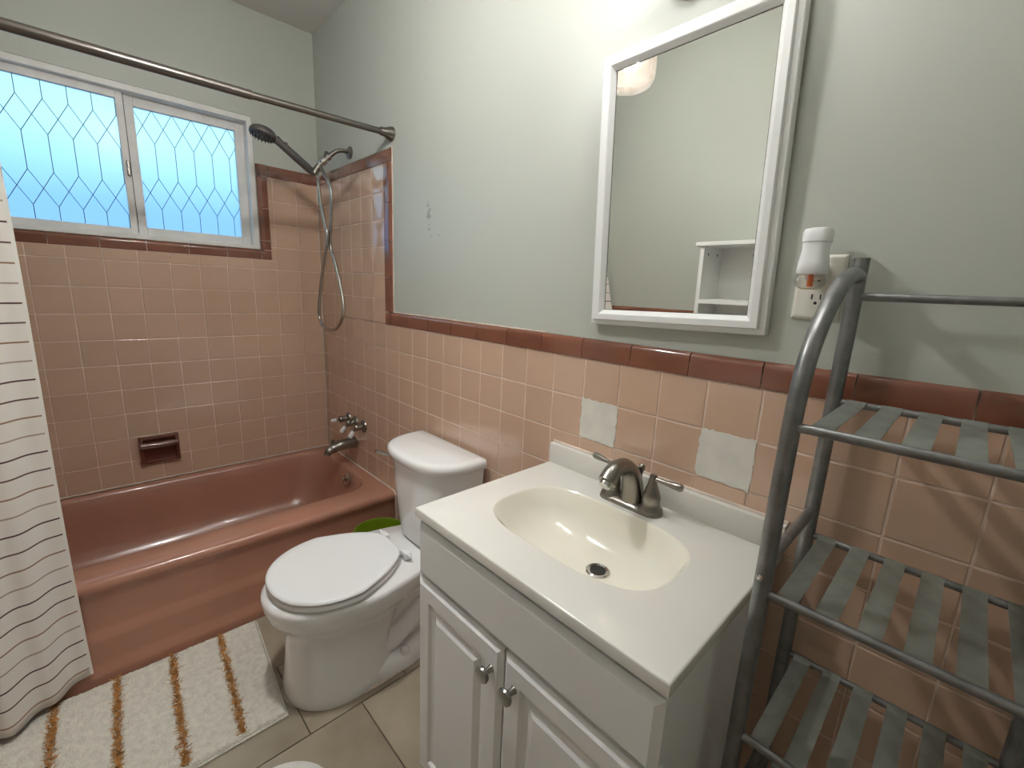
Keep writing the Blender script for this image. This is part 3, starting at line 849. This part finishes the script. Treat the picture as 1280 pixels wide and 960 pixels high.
dp = [(0, Y), (0, Y - .011), (.003, Y - .013), (.012, Y - .019), (.046, Y - .019), (.052, Y - .0125), (.064, Y - .0115), (.080, Y - .019)]
XM = (VX0 + VX1) / 2 - .006
for (x0, x1, kx) in ((VX0 - .002, XM - .002, XM - .029), (XM + .002, VX1 + .002, XM + .034)):
    dr = obj('door', panel(x0, x1, .105, .647, dp), M['vanity'], va)
    bm = nb(); lathe(bm, [(.008, 0), (.006, .006), (.006, .014), (.0145, .019), (.0165, .023), (.0150, .027), (.004, .0285)], frame_to((kx, Y - .0185, .590), (0, -1, 0)), 20); obj('knob', bm, M['nickel'], dr, smooth=True, label='round brushed metal knob')

# countertop with integral basin
ct = thing('countertop', 'white cultured marble vanity top with an integral cream basin', 'countertop', (2.026, -.22, .80))
CX0, CX1, CY0, CY1, CZ = 1.722, 2.330, -.470, -.001, .820
bcx, bcy, bhx, bhy = 2.020, -.245, .208, .131
SEG = 96
def bowl(k, z, sx_=1.0, sy_=1.0, dx=0, dy=0, n=3.2):
    return [(bcx + dx + x * 1, bcy + dy + y, z) for x, y in superell(0, 0, bhx * sx_ + k, bhy * sy_ + k, n, SEG)]
outer = []
for x, y, z in bowl(0, CZ):
    dx, dy = x - bcx, y - bcy
    t = min(((CX1 - bcx) if dx > 0 else (CX0 - bcx)) / dx if abs(dx) > 1e-9 else 9e9, ((CY1 - bcy) if dy > 0 else (CY0 - bcy)) / dy if abs(dy) > 1e-9 else 9e9)
    outer.append([bcx + dx * t, bcy + dy * t])
for cx_, cy_ in ((CX0, CY0), (CX0, CY1), (CX1, CY0), (CX1, CY1)):
    i = min(range(SEG), key=lambda q: (outer[q][0] - cx_) ** 2 + (outer[q][1] - cy_) ** 2); outer[i] = [cx_, cy_]
def oring(k, z): return [(min(max(x, CX0 + k), CX1 - k), min(max(y, CY0 + k), CY1 - k), z) for x, y in outer]
bm = nb(); loft(bm, [oring(.003, CZ - .022), oring(0, CZ - .021), oring(0, CZ - .003), oring(.0015, CZ - .0005), oring(.004, CZ), bowl(.0006, CZ)], cap0=False, cap1=False)
obj('slab', bm, M['counter'], ct, smooth=True, angle=50)
bm = nb(); ddx, ddy = .031, .028
rings = [bowl(.0008, CZ), bowl(-.0012, CZ - .0010), bowl(-.004, CZ - .005)]
for f, z in ((.945, -.018), (.89, -.036), (.81, -.056), (.70, -.073), (.56, -.086), (.40, -.094), (.26, -.098), (.115, -.100)):
    t = (1 - f)
    rings.append(bowl(0, CZ + z, f if f > .2 else .105, f if f > .2 else .165, ddx * t, ddy * t * 1.0, 2.7 - .7 * t))
loft(bm, rings, cap0=False, cap1=True); obj('basin', bm, M['basin'], ct, smooth=True, angle=70, label='cream oval basin')
dc = Vector((bcx + ddx * .9, bcy + ddy * .9, CZ - .0995))
bm = nb(); lathe(bm, [(.026, 0), (.026, .002), (.023, .004), (.018, .0025), (.016, -.004), (.016, -.0195)], Matrix.Translation(dc), 24, False, False); dn = obj('drain_ring', bm, M['chrome'], ct, smooth=True)
bm = nb(); lathe(bm, [(.0165, .0005), (.0165, .001)], Matrix.Translation(dc), 20); obj('drain_hole', bm, M['plug'], dn)
bm = nb(); box(bm, CX0, CX1, -.022, -.002, CZ - .002, .878, .003); obj('backsplash', bm, M['counter'], ct, smooth=True)
bm = nb(); tube(bm, [(CX0, -.003, .879), (CX1, -.003, .879)], .004, 8); obj('caulk_bead', bm, M['caulk'], ct)

# faucet
fx, fy = 2.024, -.072
fa = thing('sink_faucet', 'brushed nickel two-handle faucet behind the basin', 'faucet', (fx, fy, CZ))
def stad(k, z):
    pts = []
    for s, a0 in ((1, -PI / 2), (-1, PI / 2)):
        for i in range(13):
            a = a0 + PI * i / 12; pts.append((fx + s * .0535 + (.027 - k) * math.cos(a), fy + (.027 - k) * math.sin(a), z))
    return pts
bm = nb(); loft(bm, [stad(0, CZ), stad(0, CZ + .004), stad(.002, CZ + .008), stad(.006, CZ + .0115), stad(.012, CZ + .014)]); obj('base_plate', bm, M['nickel'], fa, smooth=True, angle=50)
for s in (-1, 1):
    hx = fx + s * .0515
    bm = nb(); lathe(bm, [(.0265, .006), (.0265, .012), (.0215, .018), (.0195, .026), (.0205, .034), (.0195, .044), (.0150, .058), (.0105, .070), (.0088, .078), (.0088, .088), (.0070, .093), (.001, .095)], Matrix.Translation((hx, fy, CZ)), 24); hb = obj('handle', bm, M['nickel'], fa, smooth=True)
    p = Vector((hx, fy, CZ + .083)); d = Vector((s * .98, -.02 if s > 0 else .16, .03 if s < 0 else .02)).normalized()
    bm = nb(); tube(bm, [p, p + d * .015, p + d * .03, p + d * .052, p + d * .064, p + d * .068], [.006, .0055, .006, .0085, .0092, .007], 14); obj('lever', bm, M['nickel'], hb, smooth=True)
bm = nb()
pts = [(fx, fy + .006, CZ + .010), (fx, fy + .003, CZ + .045), (fx, fy - .014, CZ + .085), (fx, fy - .046, CZ + .108), (fx, fy - .084, CZ + .106), (fx, fy - .108, CZ + .086)]
cp = crom(pts, 6); n_ = len(cp)
tube(bm, cp, [.029 - .0105 * min(1, i / (n_ * .5)) + (.0015 * max(0, i / n_ - .75) * 4) for i in range(n_)], 20); spo = obj('spout', bm, M['nickel'], fa, smooth=True)
bm = nb(); lathe(bm, [(.0135, -.004), (.0135, .010), (.011, .012)], frame_to(cp[-1], cp[-1] - cp[-2]), 18); obj('aerator', bm, M['chrome'], spo, smooth=True)
bm = nb(); lathe(bm, [(.003, .010), (.003, .070), (.0045, .074), (.008, .084), (.008, .090), (.004, .095), (.001, .096)], Matrix.Translation((fx + .004, fy + .030, CZ)), 14); obj('lift_rod', bm, M['nickel'], fa, smooth=True)

# ------------------------------------------------------------------ mirror cabinet
MW, MH = .410, .608
mi = thing('framed_mirror', 'white framed rectangular mirror hung over the vanity', 'mirror', (2.0235, PT - .0045, 1.5375), rot=(math.radians(1.05), math.radians(-1.45), 0))
mp = [(0, -.001), (0, -.022), (.002, -.024), (.011, -.024), (.012, -.030), (.0135, -.0325), (.026, -.0325), (.028, -.0315), (.036, -.022), (.037, -.018)]
bm = nb()
def mring(i, y): return [(-MW / 2 + i, y, -MH / 2 + i), (MW / 2 - i, y, -MH / 2 + i), (MW / 2 - i, y, MH / 2 - i), (-MW / 2 + i, y, MH / 2 - i)]
loft(bm, [mring(i, y) for i, y in mp], True, False); obj('frame', bm, M['whiteframe'], mi, local=True)
bm = nb(); i = .0365; bm.faces.new([bm.verts.new(p) for p in mring(i, -.0195)]); gl = obj('mirror_glass', bm, M['mirror'], mi, local=True)
bm = nb()
rings = [mring(.0365, -.0192), mring(.0365, -.0199), mring(.0375, -.0199)]
loft(bm, rings, False, False); obj('glass_edge', bm, M['dark'], mi, local=True)

# ------------------------------------------------------------------ outlet + air freshener
ou = thing('outlet_plate', 'almond outlet cover plate on the wall right of the mirror', 'outlet', (2.3065, PT, 1.331))
bm = nb(); loft(bm, [[(2.3065 + sx_ * (.0365 - k), y, 1.3315 + sz * (.057 - k)) for sx_, sz in ((-1, -1), (1, -1), (1, 1), (-1, 1))] for k, y in ((0, PT - .001), (0, PT - .003), (.004, PT - .0065), (.007, PT - .007))]); obj('plate', bm, M['almond'], ou)
for zc_ in (1.3515, 1.3115):
    bm = nb(); pts = rrect(2.3065, zc_, .0165, .0145, .008, 5)
    loft(bm, [[(x, PT - .006, z) for x, z in pts], [(x, PT - .009, z) for x, z in pts]]); rc_ = obj('receptacle', bm, M['almond'], ou)
    for dx in (-.0065, .0065):
        bm = nb(); box(bm, 2.3065 + dx - .0011, 2.3065 + dx + .0011, PT - .0094, PT - .0088, zc_ - .001, zc_ + .008); obj('slot', bm, M['plug'], rc_)
    bm = nb(); lathe(bm, [(.0028, 0), (.0028, .0005)], frame_to((2.3065, PT - .0089, zc_ - .0075), (0, -1, 0)), 10); obj('ground_hole', bm, M['plug'], rc_)
af = thing('air_freshener', 'white plug-in air freshener with an orange-cored clear bulb', 'air freshener', (2.303, -.035, 1.345))
bm = nb()
def afr(z, hx, hy, cy=-.040, cx=2.303): return [(x, y, z) for x, y in superell(cx, cy, hx, hy, 3, 28)]
loft(bm, [afr(1.352, .021, .022), afr(1.356, .0225, .024), afr(1.372, .0215, .0225), afr(1.392, .0190, .0200), afr(1.404, .0198, .0205)]); obj('body', bm, M['white'], af, smooth=True)
bm = nb(); loft(bm, [afr(1.404, .0185, .0190), afr(1.4055, .0210, .0215), afr(1.421, .0215, .0220), afr(1.426, .0195, .0200), afr(1.428, .012, .012)]); obj('cap', bm, M['white'], af, smooth=True)
bm = nb(); box(bm, 2.289, 2.319, -.025, .0005, 1.345, 1.372, .003); obj('plug_block', bm, M['white'], af, smooth=True)
bm = nb(); lathe(bm, [(.012, 1.3275), (.017, 1.3285), (.0222, 1.335), (.0228, 1.343), (.0205, 1.351), (.0185, 1.353)], Matrix.Translation((2.303, -.042, 0)), 24, True, False); bu = obj('bulb', bm, M['bulbglass'], af, smooth=True)
bm = nb(); lathe(bm, [(.0048, 1.331), (.0048, 1.353)], Matrix.Translation((2.303, -.042, 0)), 12); obj('wick', bm, M['orange'], bu, smooth=True)
bm = nb(); lathe(bm, [(.0125, 1.3268), (.0125, 1.3285)], Matrix.Translation((2.303, -.042, 0)), 20); obj('bulb_base', bm, mat('pale_yellow_oil', (206, 190, 140), .3), bu, smooth=True)

# ------------------------------------------------------------------ metal rack
rk = thing('metal_shelf_rack', 'grey metal shelf rack with curved front legs and slatted shelves', 'rack', (2.515, -.16, FZ))
XL, XR, YR, YF = 2.368, 2.667, -.036, -.283
for xx in (XL, XR):
    bm = nb(); tube(bm, [(xx, YR, FZ + .001), (xx, YR, 1.378)], .0118, 16); obj('rear_leg', bm, M['rackmetal'], rk, smooth=True)
    bm = nb()
    pts = [(xx, YF, FZ + .001), (xx, YF, .6), (xx, YF, 1.08)] + crom([(xx, YF, 1.08), (xx, YF + .003, 1.155), (xx, YF + .012, 1.205), (xx, YF + .034, 1.25), (xx, YF + .072, 1.29), (xx, YF + .118, 1.323), (xx, YF + .170, 1.344), (xx, YF + .215, 1.350), (xx, YR, 1.348)], 5)[1:]
    tube(bm, pts, .0118, 16); fl = obj('front_leg', bm, M['rackmetal'], rk, smooth=True)
    for zz in (1.142, .915, .9055):
        pass
    bm = nb(); lathe(bm, [(.005, 0), (.005, .002), (.002, .0035)], frame_to((xx - .002, YF - .0112, .914), (-.3, -1, 0)), 10); obj('screw', bm, M['chrome'], fl)
    for zz in (.935, .43):
        bm = nb(); tube(bm, [(xx, YF, zz), (xx, YR, zz)], .0085, 12); obj('side_rung', bm, M['rackmetal'], rk, smooth=True)
bm = nb(); tube(bm, [(XL, YR, 1.317), (XR, YR, 1.317)], .0065, 12); obj('top_rail', bm, M['rackmetal'], rk, smooth=True)
slat_me = None
for zs in (1.140, .888, .636, .384):
    bm = nb(); tube(bm, [(XL, YR, zs), (XR, YR, zs)], .0062, 12); obj('rear_rail', bm, M['rackmetal'], rk, smooth=True)
    bm = nb(); tube(bm, [(XL, YF, zs), (XR, YF, zs)], .0066, 12); obj('front_rail', bm, M['rackmetal'], rk, smooth=True)
    for k in range(6):
        sxx = 2.387 + .0463 * k
        if slat_me is None:
            bm = nb(); t_ = .0016
            pf = [(YR + .003, .0060), (YR - .002, .0070), (YR - .010, .0050), (YR - .016, .0030), (YF + .016, .0030), (YF + .010, .0040), (YF + .005, .0040), (YF + .002, .0030)]
            # flat slat that wraps over both rails
            up = [(y, z) for y, z in pf]; dn_ = [(y, z - t_) for y, z in pf]
            ring = lambda x: [(x, y, z) for y, z in up] + [(x, y, z) for y, z in reversed(dn_)]
            loft(bm, [ring(0), ring(.0262)])
            so = obj('slat', bm, M['slat'], None); slat_me = so.data; so.parent = rk
        else:
            so = bpy.data.objects.new('slat', slat_me); COL.objects.link(so); so.parent = rk
        so.location = Vector((sxx, 0, zs)) - wloc(rk)

# ------------------------------------------------------------------ white shelf unit on the far wall (seen in the mirror)
su = thing('white_shelf_unit', 'white open shelf unit reflected in the mirror', 'shelf unit', (1.766, -W + .13, FZ))
SX0, SX1, SY0, SY1 = 1.552, 1.98, -W + .014, -1.20
bm = nb(); box(bm, SX0, SX0 + .018, SY0, SY1, FZ, 1.501); obj('side_panel', bm, M['whiteframe'], su)
bm = nb(); box(bm, SX1 - .018, SX1, SY0, SY1, FZ, 1.501); obj('side_panel', bm, M['whiteframe'], su)
bm = nb(); box(bm, SX0 + .018, SX1 - .018, SY0, SY0 + .006, .05, 1.501); obj('back_panel', bm, M['whiteframe'], su)
bm = nb(); box(bm, SX0 - .02, SX1 + .02, SY0, SY1 + .012, 1.501, 1.519, .002); obj('top', bm, M['whiteframe'], su)
for zz in (.08, .45, .86, 1.238):
    bm = nb(); box(bm, SX0 + .018, SX1 - .018, SY0 + .006, SY1, zz, zz + .018); obj('shelf', bm, M['whiteframe'], su)
for (yy, zz) in ((-1.25, 1.465), (-1.35, 1.465)):
    bm = nb(); lathe(bm, [(.006, 0), (.006, .0008)], frame_to((SX0 + .0181, yy, zz), (1, 0, 0)), 10); obj('peg_hole', bm, M['plug'], su)
bm = nb(); lathe(bm, [(.006, 0), (.006, .0008)], frame_to((1.72, SY0 + .0061, 1.465), (0, 1, 0)), 10); obj('peg_hole', bm, M['plug'], su)

# ------------------------------------------------------------------ lamps
def add_light(name, loc, power, col, r, parent):
    l = bpy.data.lights.new(name, 'POINT'); l.energy = power; l.color = col; l.shadow_soft_size = r
    o = bpy.data.objects.new(name, l); COL.objects.link(o); o.parent = parent; o.location = Vector(loc) - wloc(parent); return o
def jar(bm, c, R, z0, z1, up=True):
    """ribbed glass jar with rounded closed end"""
    seg = 72; rings = []
    prof = [(.25, 0.0), (.62, .02), (.85, .07), (.96, .16), (1, .30), (1, 1.0)]
    for q, t in prof:
        ring = []
        for i in range(seg):
            a = 2 * PI * i / seg; rr = R * q * (1 + .018 * math.cos(a * 24) * min(1, t * 4))
            ring.append((c[0] + rr * math.cos(a), c[1] + rr * math.sin(a), z0 + (z1 - z0) * t))
        rings.append(ring)
    loft(bm, rings, cap0=True, cap1=False)
# wall sconce above the mirror
sc = thing('wall_sconce', 'white wall light with a round mount above the mirror', 'lamp', (2.0, PT, 1.966))
bm = nb(); lathe(bm, [(.068, 0), (.068, .012), (.062, .020), (.030, .026), (.004, .028)], frame_to((2.0, PT, 1.966), (0, -1, 0)), 40); obj('wall_plate', bm, M['whiteframe'], sc, smooth=True)
bm = nb(); tube(bm, crom([(2.0, -.012, 1.966), (2.0, -.06, 1.975), (2.0, -.11, 2.00), (2.0, -.14, 2.02)], 5), .009, 12); obj('arm', bm, M['whiteframe'], sc, smooth=True)
bm = nb(); tube(bm, [(1.885, -.14, 2.02), (2.175, -.14, 2.02)], .009, 12); obj('crossbar', bm, M['whiteframe'], sc, smooth=True)  # unseen crossbar and paired lamps, shaped to spread the light over the wall
for lx in (1.90, 2.16):
    bm = nb(); tube(bm, [(lx, -.14, 2.02), (lx, -.21, 2.025), (lx, -.24, 2.04)], .008, 12); obj('arm', bm, M['whiteframe'], sc, smooth=True)
    bm = nb(); lathe(bm, [(.022, 2.035), (.026, 2.04), (.026, 2.06), (.018, 2.065)], Matrix.Translation((lx, -.24, 0)), 20); obj('socket', bm, M['whiteframe'], sc, smooth=True)
    bm = nb(); jar(bm, (lx, -.24), .062, 2.057, 2.205); obj('lamp_shade', bm, M['jarglass'], sc, smooth=True)
    bm = nb(); lathe(bm, [(.012, 2.065), (.014, 2.08), (.028, 2.11), (.029, 2.125), (.020, 2.145), (.003, 2.153)], Matrix.Translation((lx, -.24, 0)), 20); obj('bulb', bm, M['bulb'], sc, smooth=True)
    add_light('sconce_light', (lx, -.24, 2.12), SCONCE_W / 2, (.79, .925, 1.0), .032, sc)
# ceiling lamp seen in the mirror
LCX, LCY = 1.44, -.68
cl_ = thing('ceiling_lamp', 'peach ribbed glass ceiling lamp reflected in the mirror', 'lamp', (LCX, LCY, ZC))
bm = nb(); lathe(bm, [(.085, ZC), (.085, ZC - .02), (.05, ZC - .035), (.03, ZC - .05)], Matrix.Translation((LCX, LCY, 0)), 36); obj('canopy', bm, M['whiteframe'], cl_, smooth=True)
bm = nb(); jar(bm, (LCX, LCY), .096, 2.037, 2.255); obj('lamp_shade', bm, M['jarglass'], cl_, smooth=True)
bm = nb(); lathe(bm, [(.010, 2.455), (.010, 2.262), (.098, 2.258), (.098, 2.248), (.022, 2.246), (.022, 2.205), (.016, 2.195)], Matrix.Translation((LCX, LCY, 0)), 20); obj('socket', bm, M['whiteframe'], cl_, smooth=True)
bm = nb(); lathe(bm, [(.003, 2.10), (.022, 2.107), (.032, 2.135), (.028, 2.16), (.015, 2.19), (.012, 2.20)], Matrix.Translation((LCX, LCY, 0)), 20); obj('bulb', bm, M['bulb'], cl_, smooth=True)
add_light('ceiling_light', (LCX, LCY, 2.14), CEILING_W, (.79, .925, 1.0), .034, cl_)
